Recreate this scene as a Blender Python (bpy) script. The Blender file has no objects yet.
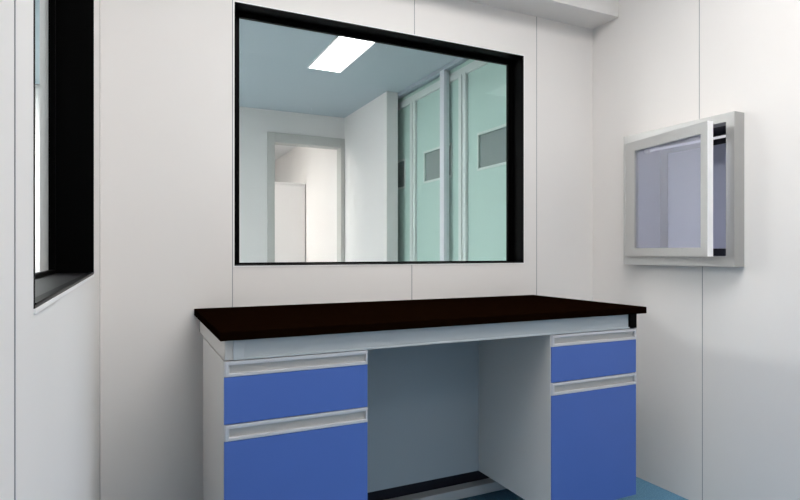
import bpy, bmesh, math
from mathutils import Vector

S = bpy.context.scene
COL = S.collection

# ------------------------------------------------------------------ measures
H = 1.0558            # eye height
D = 2.1744            # back wall face
XR = 2.1441           # right wall face
XL = -0.0929          # left wall face
CEIL = 2.50
HF = 5.69             # far wall of the hall
WT = 0.125            # wall thickness

# ------------------------------------------------------------------ materials
def s2l(v):
    v /= 255.0
    return v / 12.92 if v <= 0.04045 else ((v + 0.055) / 1.055) ** 2.4

def rgb(r, g, b):
    return (s2l(r), s2l(g), s2l(b), 1.0)

def mat(name, col, rough=0.5, metal=0.0, spec=0.5, var=0.0, scale=4.0, bump=0.0, bscale=200.0, stretch=None, col2=None):
    m = bpy.data.materials.new(name)
    m.use_nodes = True
    nt = m.node_tree
    b = nt.nodes['Principled BSDF']
    b.inputs['Base Color'].default_value = col
    b.inputs['Roughness'].default_value = rough
    b.inputs['Metallic'].default_value = metal
    b.inputs['Specular IOR Level'].default_value = spec
    tc = nt.nodes.new('ShaderNodeTexCoord')
    mp = nt.nodes.new('ShaderNodeMapping')
    nt.links.new(tc.outputs['Object'], mp.inputs['Vector'])
    if stretch:
        mp.inputs['Scale'].default_value = stretch
    if var > 0 or col2:
        n = nt.nodes.new('ShaderNodeTexNoise')
        n.inputs['Scale'].default_value = scale
        n.inputs['Detail'].default_value = 4
        nt.links.new(mp.outputs['Vector'], n.inputs['Vector'])
        r = nt.nodes.new('ShaderNodeValToRGB')
        r.color_ramp.elements[0].position = 0.35
        r.color_ramp.elements[1].position = 0.65
        c2 = col2 if col2 else tuple(min(1, c * (1 + var)) for c in col[:3]) + (1,)
        c1 = col if col2 else tuple(c * (1 - var) for c in col[:3]) + (1,)
        r.color_ramp.elements[0].color = c1
        r.color_ramp.elements[1].color = c2
        nt.links.new(n.outputs['Fac'], r.inputs['Fac'])
        nt.links.new(r.outputs['Color'], b.inputs['Base Color'])
    if bump > 0:
        n2 = nt.nodes.new('ShaderNodeTexNoise')
        n2.inputs['Scale'].default_value = bscale
        nt.links.new(mp.outputs['Vector'], n2.inputs['Vector'])
        bp = nt.nodes.new('ShaderNodeBump')
        bp.inputs['Strength'].default_value = bump
        bp.inputs['Distance'].default_value = 0.002
        nt.links.new(n2.outputs['Fac'], bp.inputs['Height'])
        nt.links.new(bp.outputs['Normal'], b.inputs['Normal'])
    return m

def emit(name, col, strength):
    m = bpy.data.materials.new(name)
    m.use_nodes = True
    nt = m.node_tree
    for n in list(nt.nodes):
        nt.nodes.remove(n)
    o = nt.nodes.new('ShaderNodeOutputMaterial')
    e = nt.nodes.new('ShaderNodeEmission')
    e.inputs['Color'].default_value = col
    e.inputs['Strength'].default_value = strength
    nt.links.new(e.outputs[0], o.inputs[0])
    return m

def glass(name, tint, refl=0.04, body=None, body_f=0.0):
    """thin pane: clear transmission with a little mirror reflection, optionally a milky film"""
    m = bpy.data.materials.new(name)
    m.use_nodes = True
    nt = m.node_tree
    for n in list(nt.nodes):
        nt.nodes.remove(n)
    o = nt.nodes.new('ShaderNodeOutputMaterial')
    t = nt.nodes.new('ShaderNodeBsdfTransparent')
    t.inputs['Color'].default_value = tint
    g = nt.nodes.new('ShaderNodeBsdfGlossy')
    g.inputs['Roughness'].default_value = 0.0
    mx = nt.nodes.new('ShaderNodeMixShader')
    mx.inputs[0].default_value = refl
    nt.links.new(t.outputs[0], mx.inputs[1])
    nt.links.new(g.outputs[0], mx.inputs[2])
    last = mx
    if body:
        d = nt.nodes.new('ShaderNodeBsdfDiffuse')
        d.inputs['Color'].default_value = body
        m2 = nt.nodes.new('ShaderNodeMixShader')
        m2.inputs[0].default_value = body_f
        nt.links.new(mx.outputs[0], m2.inputs[1])
        nt.links.new(d.outputs[0], m2.inputs[2])
        last = m2
    nt.links.new(last.outputs[0], o.inputs[0])
    return m

M = {}
M['wall'] = mat('wall_panel_white', (0.825, 0.797, 0.776, 1), 0.55, spec=0.3, var=0.012, scale=1.5)
M['wall_cool'] = mat('hall_panel_white', (0.80, 0.785, 0.77, 1), 0.55, spec=0.3, var=0.012, scale=1.5)
M['seam'] = mat('panel_seam_grey', rgb(162, 162, 164), 0.6)
M['ceil'] = mat('ceiling_panel', (0.80, 0.80, 0.80, 1), 0.7, spec=0.2)
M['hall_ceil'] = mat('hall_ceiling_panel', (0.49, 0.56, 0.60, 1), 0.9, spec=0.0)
M['floor'] = mat('speckled_blue_vinyl', (0.085, 0.235, 0.385, 1), 0.5, spec=0.2, scale=170, col2=(0.18, 0.37, 0.52, 1))
M['floor_hall'] = mat('speckled_grey_vinyl', (0.36, 0.42, 0.46, 1), 0.5, spec=0.3, scale=170, col2=(0.46, 0.52, 0.55, 1))
M['black'] = mat('black_frame_paint', (0.0012, 0.0012, 0.0012, 1), 0.4, spec=0.03)
M['black_gloss'] = mat('black_sill_gloss', (0.005, 0.005, 0.006, 1), 0.4, spec=0.15)
M['top'] = mat('dark_brown_worktop', (0.0046, 0.0017, 0.0007, 1), 0.6, spec=0.0, var=0.15, scale=60)
M['cab'] = mat('cabinet_warm_white', (0.66, 0.645, 0.63, 1), 0.45, spec=0.35)
M['frame'] = mat('bench_frame_grey', (0.47, 0.51, 0.54, 1), 0.5, spec=0.2)
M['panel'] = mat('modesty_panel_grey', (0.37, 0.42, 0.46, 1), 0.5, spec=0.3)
M['blue'] = mat('blue_laminate', (0.075, 0.15, 0.47, 1), 0.38, spec=0.3, var=0.02, scale=3)
M['alu'] = mat('brushed_aluminium_pull', (0.62, 0.62, 0.65, 1), 0.38, metal=0.35, bump=0.1, bscale=30, stretch=(1, 1, 30))
M['alu_in'] = mat('pull_recess_grey', (0.52, 0.515, 0.505, 1), 0.5, metal=0.1)
M['steel'] = mat('brushed_stainless', (0.45, 0.445, 0.435, 1), 0.36, metal=0.4, bump=0.12, bscale=25, stretch=(1, 1, 20))
M['steel_in'] = mat('hatch_interior_steel', (0.50, 0.51, 0.60, 1), 0.45, metal=0.2)
M['edge'] = mat('white_edge_strip', (0.93, 0.93, 0.93, 1), 0.3, spec=0.5)
M['dark'] = mat('dark_rubber_and_shade', (0.012, 0.012, 0.022, 1), 0.5, spec=0.3)
M['green'] = mat('pale_green_laminate', (0.60, 0.745, 0.70, 1), 0.35, spec=0.4)
M['mull'] = mat('partition_aluminium', (0.74, 0.76, 0.80, 1), 0.35, metal=0.15)
M['rail'] = mat('partition_rail_grey', (0.40, 0.46, 0.51, 1), 0.5, spec=0.2)
M['header'] = mat('header_white', (0.86, 0.86, 0.86, 1), 0.35, spec=0.5)
M['doorframe'] = mat('door_frame_grey', (0.54, 0.54, 0.515, 1), 0.5, spec=0.3)
M['portframe'] = mat('vision_panel_trim', (0.80, 0.84, 0.82, 1), 0.4)
M['portglass'] = mat('vision_panel_glass', (0.34, 0.37, 0.37, 1), 0.2, spec=0.3)
M['locker'] = mat('tall_cabinet_white', (0.78, 0.76, 0.755, 1), 0.5)
M['pane'] = glass('clear_pane', (0.97, 0.985, 0.985, 1), 0.0008)
M['pane_hatch'] = glass('hatch_pane', (0.90, 0.91, 0.97, 1), 0.06, (0.68, 0.69, 0.79, 1), 0.29)
M['pane_rear'] = mat('frosted_rear_pane', (0.58, 0.60, 0.74, 1), 0.3, spec=0.4)
M['pane_part'] = glass('partition_pane', (0.95, 0.98, 0.97, 1), 0.012)
M['light'] = emit('lit_diffuser', (1.0, 0.985, 0.968, 1), 7.2)
M['light_rear'] = emit('lit_diffuser_rear', (1.0, 0.985, 0.965, 1), 6.0)
M['light_hall'] = emit('lit_diffuser_hall', (1.0, 0.985, 0.972, 1), 52.0)
M['light_strip'] = emit('lit_diffuser_strip', (1.0, 0.99, 0.98, 1), 5.0)
M['light_lobby'] = emit('lit_diffuser_lobby', (1.0, 0.965, 0.93, 1), 29.0)
M['tube'] = emit('lit_tube', (0.93, 0.93, 1.0, 1), 0.65)

# ------------------------------------------------------------------ helpers
class MB:
    def __init__(self):
        self.bm = bmesh.new()

    def _merge(self, b, mi):
        for f in b.faces:
            f.material_index = mi
        me = bpy.data.meshes.new('tmp')
        b.to_mesh(me)
        b.free()
        self.bm.from_mesh(me)
        bpy.data.meshes.remove(me)

    def box(self, x0, x1, y0, y1, z0, z1, mi=0, bev=0.0, seg=2):
        b = bmesh.new()
        bmesh.ops.create_cube(b, size=1)
        for v in b.verts:
            v.co = Vector((x0 if v.co.x < 0 else x1, y0 if v.co.y < 0 else y1, z0 if v.co.z < 0 else z1))
        if bev:
            bmesh.ops.bevel(b, geom=list(b.edges), offset=bev, segments=seg, profile=0.5, affect='EDGES')
        self._merge(b, mi)
        return self

    def tube(self, p0, p1, r, mi=0, n=16):
        b = bmesh.new()
        p0, p1 = Vector(p0), Vector(p1)
        d = p1 - p0
        bmesh.ops.create_cone(b, cap_ends=True, segments=n, radius1=r, radius2=r, depth=d.length)
        q = d.to_track_quat('Z', 'Y')
        for v in b.verts:
            v.co = q @ v.co + (p0 + p1) / 2
        for f in b.faces:
            f.smooth = len(f.verts) == 4
        self._merge(b, mi)
        return self

    def ring(self, axis, a0, a1, b0, b1, d0, d1, w, mi=0, bev=0.0):
        """rectangular frame. axis 'y': opening in the XZ plane, depth d along Y; axis 'x': in the YZ plane.
        w = (side low, side high, bottom, top) bar widths"""
        l, r, bt, tp = w
        def bx(p0, p1, q0, q1):
            if axis == 'y':
                self.box(p0, p1, d0, d1, q0, q1, mi, bev)
            else:
                self.box(d0, d1, p0, p1, q0, q1, mi, bev)
        bx(a0, a0 + l, b0, b1)
        bx(a1 - r, a1, b0, b1)
        bx(a0 + l, a1 - r, b0, b0 + bt)
        bx(a0 + l, a1 - r, b1 - tp, b1)
        return self

    def build(self, name, mats, parent=None, loc=None, rotz=0.0):
        if not isinstance(mats, (list, tuple)):
            mats = [mats]
        org = Vector(loc) if loc is not None else Vector((0, 0, 0))
        par = wloc(parent) if parent else Vector((0, 0, 0))
        if loc is None:
            org = par
        for v in self.bm.verts:
            v.co -= org
        me = bpy.data.meshes.new(name)
        self.bm.to_mesh(me)
        self.bm.free()
        for m in mats:
            me.materials.append(m)
        o = bpy.data.objects.new(name, me)
        COL.objects.link(o)
        if parent:
            o.parent = parent
        o.location = org - par
        o.rotation_euler.z = rotz
        o['wl'] = list(org)
        return o

def wloc(o):
    return Vector(o['wl'])

def tag(o, label, cat, group=None):
    o['label'] = label
    o['category'] = cat
    if group:
        o['group'] = group
    return o

def struct(o):
    o['kind'] = 'structure'
    return o

def thing(name, loc, label=None, cat=None, group=None, structure=False):
    o = bpy.data.objects.new(name, None)
    COL.objects.link(o)
    o.empty_display_size = 0.05
    o.location = loc
    o['wl'] = list(loc)
    if label:
        tag(o, label, cat, group)
    if structure:
        o['kind'] = 'structure'
    return o

# ------------------------------------------------------------------ setting: floor and ceilings
struct(MB().box(XL - WT / 2, XR + WT / 2, -2.2, D + WT / 2, -0.10, 0.0).build('floor', M['floor']))
m = MB()
m.box(-2.7, XL - WT / 2, -2.2, D + WT / 2, -0.10, 0.0)
m.box(-2.7, 3.2, D + WT / 2, 10.2, -0.10, 0.0)
struct(m.build('hall_floor', M['floor_hall']))
# near room ceiling and the hall / lobby ceilings
struct(MB().box(XL - WT, XR + WT, -2.2, D + WT, CEIL, CEIL + 0.1).build('ceiling', M['ceil']))
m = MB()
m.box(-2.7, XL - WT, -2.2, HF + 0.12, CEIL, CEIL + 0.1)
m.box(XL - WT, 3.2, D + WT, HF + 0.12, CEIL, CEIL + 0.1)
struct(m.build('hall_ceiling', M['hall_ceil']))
struct(MB().box(-2.7, 3.2, HF + 0.12, 10.2, CEIL, CEIL + 0.1).build('lobby_ceiling', M['ceil']))

# window openings
WX0, WX1, WZ0, WZ1 = 0.351, 1.702, 1.005, 2.000
VY0, VY1, VZ0, VZ1 = 0.701, 1.749, 0.996, 2.000
# hatch opening
PY0, PY1, PZ0, PZ1 = 1.416, 1.895, 1.040, 1.563

# back wall
SW = 0.0016
m = MB()
x0, x1 = XL - WT, XR + WT
m.box(x0, WX0, D, D + WT, 0, CEIL)
m.box(WX1, x1, D, D + WT, 0, CEIL)
m.box(WX0, WX1, D, D + WT, 0, WZ0)
m.box(WX0, WX1, D, D + WT, WZ1, CEIL)
m.box(0.344 - SW, 0.344 + SW, D - 0.0008, D, 0, CEIL, 1)
m.box(1.781 - SW, 1.781 + SW, D - 0.0008, D, 0, CEIL, 1)
m.box(1.113 - SW, 1.113 + SW, D - 0.0008, D, WZ1, CEIL, 1)
m.box(1.100 - SW, 1.100 + SW, D - 0.0008, D, 0, WZ0, 1)
struct(m.build('wall_back', [M['wall'], M['seam']]))

# left wall
m = MB()
a, b = XL - WT, XL
m.box(a, b, -2.2, VY0, 0, CEIL)
m.box(a, b, VY1, D, 0, CEIL)
m.box(a, b, VY0, VY1, 0, VZ0)
m.box(a, b, VY0, VY1, VZ1, CEIL)
m.box(b, b + 0.0008, 0.594 - SW, 0.594 + SW, 0, CEIL, 1)
m.box(b, b + 0.0008, 2.075, 2.077, 0, CEIL, 1)
struct(m.build('wall_left', [M['wall'], M['seam']]))

# right wall with the hatch opening
m = MB()
a, b = XR, XR + WT
m.box(a, b, -2.2, PY0 - 0.012, 0, CEIL)
m.box(a, b, PY1 + 0.012, D, 0, CEIL)
m.box(a, b, PY0 - 0.012, PY1 + 0.012, 0, PZ0 - 0.012)
m.box(a, b, PY0 - 0.012, PY1 + 0.012, PZ1 + 0.012, CEIL)
m.box(a - 0.0008, a, 1.573 - SW, 1.573 + SW, PZ1 + 0.02, CEIL, 1)
m.box(a - 0.0008, a, 1.559 - SW, 1.559 + SW, 0, PZ0 - 0.02, 1)
m.box(a - 0.0008, a, 0.35 - SW, 0.35 + SW, 0, CEIL, 1)
struct(m.build('wall_right', [M['wall'], M['seam']]))
# rear wall behind the viewer
struct(MB().box(XL - WT, XR + WT, -2.3, -2.2, 0, CEIL).build('wall_rear', M['wall']))

# boxed bulkhead at the top of the back wall
struct(MB().box(XL, XR, 2.0047, D, 2.2037, CEIL).build('ceiling_bulkhead', M['wall']))

# ------------------------------------------------------------------ window 1 (back wall, into the hall)
w1 = thing('window_1', ((WX0 + WX1) / 2, D, WZ0), structure=True)
m = MB()
t = 0.004
m.box(WX0, WX0 + t, D - 0.002, D + WT, WZ0, WZ1)
m.box(WX1 - t, WX1, D - 0.002, D + WT, WZ0, WZ1)
m.box(WX0 + t, WX1 - t, D - 0.002, D + WT, WZ0, WZ0 + t)
m.box(WX0 + t, WX1 - t, D - 0.002, D + WT, WZ1 - t, WZ1)
m.build('reveal_lining', M['black'], w1)
MB().ring('y', WX0 + t, WX1 - t, WZ0 + t, WZ1 - t, D + 0.080, D + 0.098, (0.028, 0.0255, 0.006, 0.017), bev=0.001).build('window_frame', M['black'], w1)
MB().box(WX0 + 0.03, WX1 - 0.03, D + 0.087, D + 0.091, WZ0 + 0.009, WZ1 - 0.02).build('glass_pane', M['pane'], w1)
MB().ring('y', WX0 - 0.0035, WX1 + 0.0035, WZ0 - 0.0035, WZ1 + 0.0035, D - 0.0025, D, (0.0035,) * 4).build('edge_trim', M['edge'], w1)

# ------------------------------------------------------------------ window 2 (left wall)
w2 = thing('window_2', (XL, (VY0 + VY1) / 2, VZ0), structure=True)
m = MB()
m.box(XL - WT + 0.02, XL + 0.001, VY0, VY0 + t, VZ0, VZ1)
m.box(XL - WT + 0.02, XL + 0.001, VY1 - t, VY1, VZ0, VZ1)
m.box(XL - WT + 0.02, XL + 0.001, VY0 + t, VY1 - t, VZ1 - t, VZ1)
m.build('reveal_lining', M['black'], w2)
MB().box(XL - WT, XL + 0.001, VY0 + t, VY1 - t, VZ0, VZ0 + t).build('window_sill', M['black_gloss'], w2)
MB().ring('x', VY0 + t, VY1 - t, VZ0 + t, VZ1 - t, XL - 0.100, XL - 0.088, (0.012, 0.012, 0.010, 0.017), bev=0.001).build('window_frame', M['black'], w2)
MB().box(XL - 0.096, XL - 0.092, VY0 + 0.014, VY1 - 0.014, VZ0 + 0.012, VZ1 - 0.02).build('glass_pane', M['pane'], w2)
MB().box(XL, XL + 0.002, VY0, VY1, VZ0 - 0.0055, VZ0).build('edge_trim', M['edge'], w2)
MB().box(XL - 0.010, XL + 0.002, VY0 + t, VY1 - t, VZ0 + t, VZ0 + t + 0.002).build('sill_bead', M['black'], w2)
MB().box(XL - WT - 0.035, XL - WT, 0.3, 2.30, VZ0 - 0.03, VZ0).build('outer_ledge', M['black_gloss'], w2)

# ------------------------------------------------------------------ hall beyond the window
DX0, DX1, DZ = 1.314, 2.022, 2.172
m = MB()
m.box(-2.7, DX0 - 0.06, HF, HF + 0.12, 0, CEIL)
m.box(2.062, 2.33, HF, HF + 0.12, 0, CEIL)
m.box(DX0 - 0.06, 2.062, HF, HF + 0.12, DZ + 0.09, CEIL)
struct(m.build('wall_far', M['wall_cool']))
struct(MB().box(-2.8, -2.7, -2.3, HF + 0.12, 0, CEIL).build('wall_hall_left', M['wall_cool']))
struct(MB().box(-2.7, XL - WT, -2.3, -2.2, 0, CEIL).build('wall_hall_rear', M['wall_cool']))
struct(MB().box(2.068, 2.178, 4.585, HF, 0, CEIL).build('wall_hall_column', M['wall_cool']))
struct(MB().box(2.33, 2.45, D + WT, HF + 0.12, 0, CEIL).build('wall_hall_right', M['wall_cool']))

# doorway in the far wall: frame only
d1 = thing('door_1', ((DX0 + DX1) / 2, HF, 0), structure=True)
m = MB()
m.box(DX0 - 0.075, DX0, HF - 0.018, HF + 0.13, 0, DZ + 0.10, 0, 0.004)
m.box(DX1, 2.067, HF - 0.018, HF + 0.12, 0, DZ + 0.10, 0, 0.004)
m.box(DX0, DX1, HF - 0.018, HF + 0.12, DZ, DZ + 0.10, 0, 0.004)
m.build('door_frame', M['doorframe'], d1)

# lobby beyond the doorway
struct(MB().box(2.04, 2.20, HF + 0.12, 10.2, 0, CEIL).build('wall_lobby_right', M['wall']))
struct(MB().box(-0.9, -0.8, HF + 0.12, 10.2, 0, CEIL).build('wall_lobby_left', M['wall']))
struct(MB().box(-0.9, 2.2, 10.1, 10.2, 0, CEIL).build('wall_lobby_end', M['wall']))
k = thing('tall_cabinet', (1.55, 7.40, 0), 'plain tall white cabinet standing against the wall beyond the open doorway', 'cabinet')
MB().box(1.07, 2.03, 7.08, 7.65, 0.08, 1.92, 0, 0.004).build('body', M['locker'], k)
MB().box(1.055, 2.036, 7.06, 7.66, 1.92, 1.945, 0, 0.003).build('top_panel', M['locker'], k)
MB().box(1.09, 2.02, 7.11, 7.63, 0.0, 0.08).build('plinth', M['doorframe'], k)
MB().box(1.072, 1.548, 7.062, 7.08, 0.085, 1.917, 0, 0.002).build('door', M['locker'], k)
MB().box(1.552, 2.028, 7.062, 7.08, 0.085, 1.917, 0, 0.002).build('door', M['locker'], k)

# green doors along the right of the hall
edges = [5.214, 4.394, 3.575, 2.755, 2.36]
n = 2
for hi, lo in ((5.214, 4.394), (4.394, 3.575), (3.575, 2.755), (2.755, 2.31)):
    d = thing('door_%d' % n, (2.25, (hi + lo) / 2, 0), structure=True)
    n += 1
    c = (hi + lo) / 2 if lo > 2.4 else hi - 0.41
    py0, py1 = c - 0.215, c + 0.215
    py0, py1 = max(py0, lo + 0.02), min(py1, hi - 0.002)
    has = py1 - py0 > 0.02
    z0, z1 = 1.658, 1.894
    m = MB()
    if has:
        m.box(2.25, 2.29, lo, py0, 0.01, 2.377)
        if hi - py1 > 0.003:
            m.box(2.25, 2.29, py1, hi, 0.01, 2.377)
        m.box(2.25, 2.29, py0, py1, 0.01, z0)
        m.box(2.25, 2.29, py0, py1, z1, 2.377)
    else:
        m.box(2.25, 2.29, lo, hi, 0.01, 2.377)
    m.build('door_leaf', M['green'], d)
    if has:
        MB().ring('x', py0 - 0.018, py1 + (0.018 if py1 < hi - 0.02 else 0.0), z0 - 0.018, z1 + 0.018, 2.244, 2.2499, (0.018, 0.018 if py1 < hi - 0.02 else 0.001, 0.018, 0.018), bev=0.001).build('vision_panel_trim', M['portframe'], d)
        MB().box(2.258, 2.264, py0, py1, z0, z1).build('vision_panel_glass', M['portglass'], d)

# aluminium glazed screen in front of the green doors
sc = thing('glazed_screen', (2.2, 3.5, 0), structure=True)
for y in (3.785, 2.92):
    MB().box(2.175, 2.225, y - 0.032, y + 0.032, 0, 2.47, 0, 0.003).build('mullion', M['mull'], sc)
for y in (4.394, 3.575, 2.755):
    m = MB()
    m.box(2.226, 2.249, y - 0.05, y - 0.008, 0, 2.39, 0, 0.003)
    m.box(2.226, 2.249, y + 0.008, y + 0.05, 0, 2.39, 0, 0.003)
    m.build('door_stile', M['header'], sc)
MB().box(2.182, 2.23, 2.31, 5.2, 2.465, CEIL - 0.001, 0, 0.003).build('top_rail', M['rail'], sc)
MB().box(2.232, 2.30, 2.31, 5.2, 2.378, 2.438, 0, 0.002).build('header_panel', M['header'], sc)
MB().box(2.240, 2.30, 2.31, 5.2, 2.438, 2.490).build('transom_strip', M['green'], sc)
for y0, y1 in ((3.819, 4.575), (2.954, 3.751)):
    MB().box(2.198, 2.202, y0, y1, 0.02, 2.464).build('glass_pane', M['pane_part'], sc)

# ------------------------------------------------------------------ ceiling lights
def ceiling_light(x0, x1, y0, y1, label, lm, frame=M['header']):
    t_ = thing('ceiling_light', ((x0 + x1) / 2, (y0 + y1) / 2, CEIL), label, 'ceiling light')
    m_ = MB()
    f = 0.010
    m_.box(x0 - f, x0, y0 - f, y1 + f, CEIL - 0.007, CEIL)
    m_.box(x1, x1 + f, y0 - f, y1 + f, CEIL - 0.007, CEIL)
    m_.box(x0, x1, y0 - f, y0, CEIL - 0.007, CEIL)
    m_.box(x0, x1, y1, y1 + f, CEIL - 0.007, CEIL)
    m_.build('frame', frame, t_)
    MB().box(x0, x1, y0, y1, CEIL - 0.005, CEIL - 0.001).build('diffuser', lm, t_)
    return t_

ceiling_light(1.250, 1.505, 3.05, 4.25, 'bright white strip light recessed in the bluish ceiling seen through the big window', M['light_strip'])
ceiling_light(-2.1, -1.1, 4.1, 4.8, 'wide white ceiling panel light in the hall, left of the far doorway', M['light_hall'])
ceiling_light(-1.6, -1.0, 0.2, 1.4, 'white ceiling panel light outside the left side window', M['light_strip'])
ceiling_light(0.15, 1.65, 0.40, 1.40, 'white ceiling panel light over the near room in front of the bench', M['light'])
ceiling_light(0.45, 1.65, -1.40, -0.80, 'white ceiling panel light at the rear of the near room', M['light_rear'])
ceiling_light(-0.4, 0.7, 6.4, 7.0, 'warm white ceiling panel light beyond the far doorway', M['light_lobby'])

# ------------------------------------------------------------------ the lab bench
BX0, BX1 = 0.207, 1.757
YF = 1.506
tp = MB().box(BX0, BX1, YF, D - 0.003, 0.825, 0.85, 0, 0.0025).build('worktop', M['top'], loc=(0.98, 1.84, 0.825))
tag(tp, 'dark brown worktop spanning the two blue fronted cabinets', 'worktop')

fr = thing('bench_frame', (0.98, 1.85, 0), 'pale grey steel bench frame carrying the dark worktop', 'bench frame')
# front apron rail with its flush end block
m = MB()
m.box(0.243, 0.272, 1.520, 1.560, 0.771, 0.825, 0, 0.001)
m.box(0.272, 1.683, 1.526, 1.545, 0.771, 0.825, 0, 0.001)
m.box(0.272, 1.683, 1.520, 1.5265, 0.771, 0.776, 0, 0.0005)
m.build('apron_rail', M['frame'], fr)
for xa, xb in ((0.2215, 0.243), (1.700, 1.7205)):
    MB().box(xa, xb, 1.528, 2.112, 0.771, 0.825, 0, 0.001).build('side_rail', M['cab'], fr)
    MB().box(xa, xb, 2.112, 2.130, 0.771, 0.825, 0, 0.001).build('end_cap', M['dark'], fr)['label'] = 'black end cap of the side rail'
MB().box(0.2217, 0.2427, 1.5225, 1.528, 0.772, 0.8245, 0, 0.001).build('end_cap', M['alu_in'], fr)['label'] = 'grey front end cap of the side rail'
MB().box(1.6835, 1.7175, 1.518, 1.528, 0.7715, 0.8245, 0, 0.001).build('end_cap', M['black'], fr)['label'] = 'black front end cap of the side rail'
MB().box(0.243, 1.700, 2.072, 2.112, 0.771, 0.825, 0, 0.001).build('rear_rail', M['frame'], fr)
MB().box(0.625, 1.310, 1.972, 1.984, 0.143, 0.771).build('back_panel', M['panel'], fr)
for xa in (0.262, 1.640):
    MB().box(xa, xa + 0.04, 2.03, 2.07, 0.07, 0.771, 0, 0.002).build('leg', M['frame'], fr)
    MB().box(xa, xa + 0.04, 1.56, 2.11, 0.02, 0.07, 0, 0.002).build('foot', M['frame'], fr)
    for y in (1.59, 2.08):
        MB().tube((xa + 0.02, y, 0.0), (xa + 0.02, y, 0.02), 0.018).build('levelling_pad', M['dark'], fr)
MB().box(0.302, 1.640, 1.995, 2.045, 0.028, 0.068, 0, 0.002).build('stretcher', M['frame'], fr)

MB().box(0.302, 1.640, 2.052, 2.060, 0.004, 0.150).build('shade_strip', M['dark'], fr)  # added dark strip, stands in for deep shade on the wall base

def handle(x0, x1, z0, z1, parent, yf=1.520, yb=1.540):
    m_ = MB()
    m_.ring('y', x0, x1, z0, z1, yf, yb, (0.010, 0.006, 0.009, 0.010), 0, 0.0012)
    m_.box(x0 + 0.009, x1 - 0.005, yf + 0.010, yb, z0 + 0.008, z1 - 0.009, 1)
    o = m_.build('handle', [M['alu'], M['alu_in']], parent)
    o['label'] = 'long recessed aluminium pull'
    return o

def cabinet(x0, x1, label):
    c = thing('drawer_cabinet', ((x0 + x1) / 2, 1.75, 0.142), label, 'cabinet', 'blue fronted cabinets under the worktop')
    yb, y1, z0, z1, th = 1.540, 1.984, 0.142, 0.7695, 0.016
    m_ = MB()
    m_.box(x0, x0 + th, yb - 0.014, y1, z0, z1, 0, 0.0008)
    m_.box(x1 - th, x1, yb - 0.0, y1, z0, z1, 0, 0.0008)
    m_.box(x0 + th, x1 - th, yb, y1, z0, z0 + th)
    m_.box(x0 + th, x1 - th, yb, y1, z1 - th, z1)
    m_.box(x0 + th, x1 - th, y1 - th, y1, z0 + th, z1 - th)
    m_.build('carcass', M['cab'], c)
    fx0 = x0 + 0.0015
    d_ = MB().box(fx0, x1, 1.521, yb - 0.0005, 0.6035, 0.7275, 0, 0.001).build('drawer', M['blue'], c)
    handle(fx0 + 0.002, x1, 0.728, 0.7685, d_)
    d2 = MB().box(fx0, x1, 1.521, yb - 0.0005, 0.1425, 0.5585, 0, 0.001).build('door', M['blue'], c)
    handle(fx0 + 0.002, x1, 0.559, 0.6015, d2)
    return c

cabinet(0.2180, 0.6245, 'blue fronted cabinet with aluminium pulls, under the left end of the worktop')
cabinet(1.3105, 1.7175, 'blue fronted cabinet with aluminium pulls, under the right end beside the wall')

# ------------------------------------------------------------------ transfer hatch in the right wall
h = thing('transfer_hatch', (2.14, 1.65, 0.999), 'stainless steel transfer hatch in the right wall with its glazed door ajar', 'transfer hatch')
FX = 2.084
MB().ring('x', 1.382, 1.918, 0.999, 1.597, FX, XR - 0.0005, (PY0 - 1.382, 1.918 - PY1, PZ0 - 0.999, 1.597 - PZ1)).build('surround', M['steel'], h)
m = MB()
bx1 = 2.300
m.box(XR - 0.0005, bx1, PY0 - 0.010, PY0, PZ0 - 0.010, PZ1 + 0.010)
m.box(XR - 0.0005, bx1, PY1, PY1 + 0.010, PZ0 - 0.010, PZ1 + 0.010)
m.box(XR - 0.0005, bx1, PY0, PY1, PZ0 - 0.010, PZ0)
m.build('chamber', M['steel_in'], h)
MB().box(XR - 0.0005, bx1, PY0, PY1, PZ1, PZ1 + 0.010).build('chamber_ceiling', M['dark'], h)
rd = MB().ring('x', PY0 - 0.01, PY1 + 0.01, PZ0 - 0.01, PZ1 + 0.01, bx1, bx1 + 0.025, (0.055, 0.050, 0.042, 0.048), 0, 0.001).build('rear_door', M['dark'], h)
MB().box(bx1 + 0.006, bx1 + 0.012, PY0 + 0.03, PY1 - 0.03, PZ0 + 0.02, PZ1 - 0.02).build('rear_pane', M['pane_rear'], rd)
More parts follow.
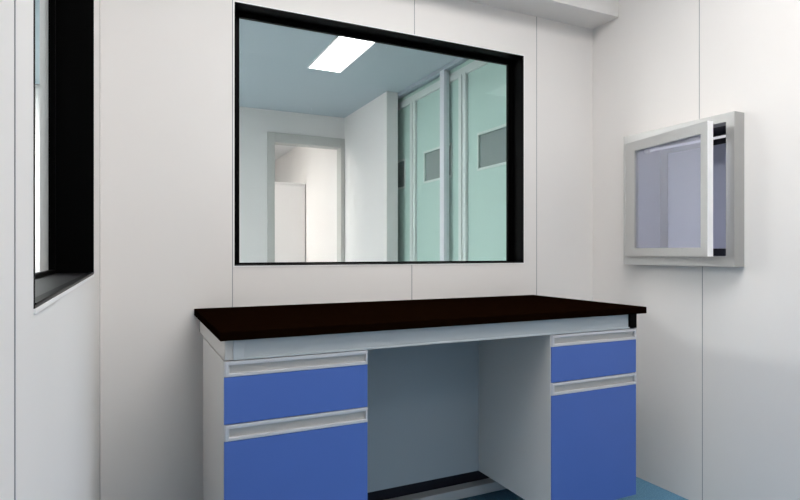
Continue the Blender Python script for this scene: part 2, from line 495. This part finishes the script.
lt = MB().tube((2.20, PY0 + 0.03, 1.533), (2.20, PY1 - 0.03, 1.533), 0.0055).build('lamp_tube', M['tube'], h)
for y in (PY0, PY1 - 0.03):
    MB().box(2.19, 2.21, y, y + 0.03, 1.523, PZ1, 0, 0.002).build('lamp_holder', M['edge'], lt)

# door leaf, hinged on its far edge and standing about ten degrees open
hx, hy, W, T = 2.068, 1.890, 0.474, 0.024
L = MB()
LZ0, LZ1 = 1.039, 1.559
hl = (hx, hy, LZ0)
L.ring('x', hy - W, hy, LZ0, LZ1, hx, hx + T, (W - 0.441, 0.060, 0.035, 0.044))
leaf = L.build('door', M['steel'], h, loc=hl, rotz=math.radians(-10.0))
def onleaf(mb, name, mt, par=leaf):
    o = mb.build(name, mt, par, loc=hl)
    return o
onleaf(MB().box(hx + 0.008, hx + 0.014, hy - 0.443, hy - 0.058, LZ0 + 0.033, LZ1 - 0.042), 'glass_pane', M['pane_hatch'])
onleaf(MB().box(hx + 0.0003, hx + T - 0.0003, hy - W - 0.003, hy - W, LZ0 + 0.001, LZ1 - 0.001), 'edge_strip', M['edge'])['label'] = 'bright white edge strip'

# ------------------------------------------------------------------ clean helper property
for o in S.objects:
    if 'wl' in o:
        del o['wl']

# ------------------------------------------------------------------ world, camera, view
w = bpy.data.worlds.new('world')
S.world = w
w.use_nodes = True
w.node_tree.nodes['Background'].inputs['Color'].default_value = (0.5, 0.55, 0.6, 1)
w.node_tree.nodes['Background'].inputs['Strength'].default_value = 0.1

cd = bpy.data.cameras.new('camera')
cam = bpy.data.objects.new('camera', cd)
COL.objects.link(cam)
cam.location = (0, 0, H)
cam.rotation_euler = (math.radians(90), 0, -0.4473)
cd.sensor_fit = 'HORIZONTAL'
cd.sensor_width = 36.0
cd.lens = 36.0 * 560.556 / 800.0
cd.shift_y = 2.29 / 800.0
cd.clip_start = 0.02
S.camera = cam

vs = S.view_settings
vs.view_transform = 'Standard'
vs.look = 'None'
vs.exposure = 0.0
vs.gamma = 1.0
vs.use_curve_mapping = False
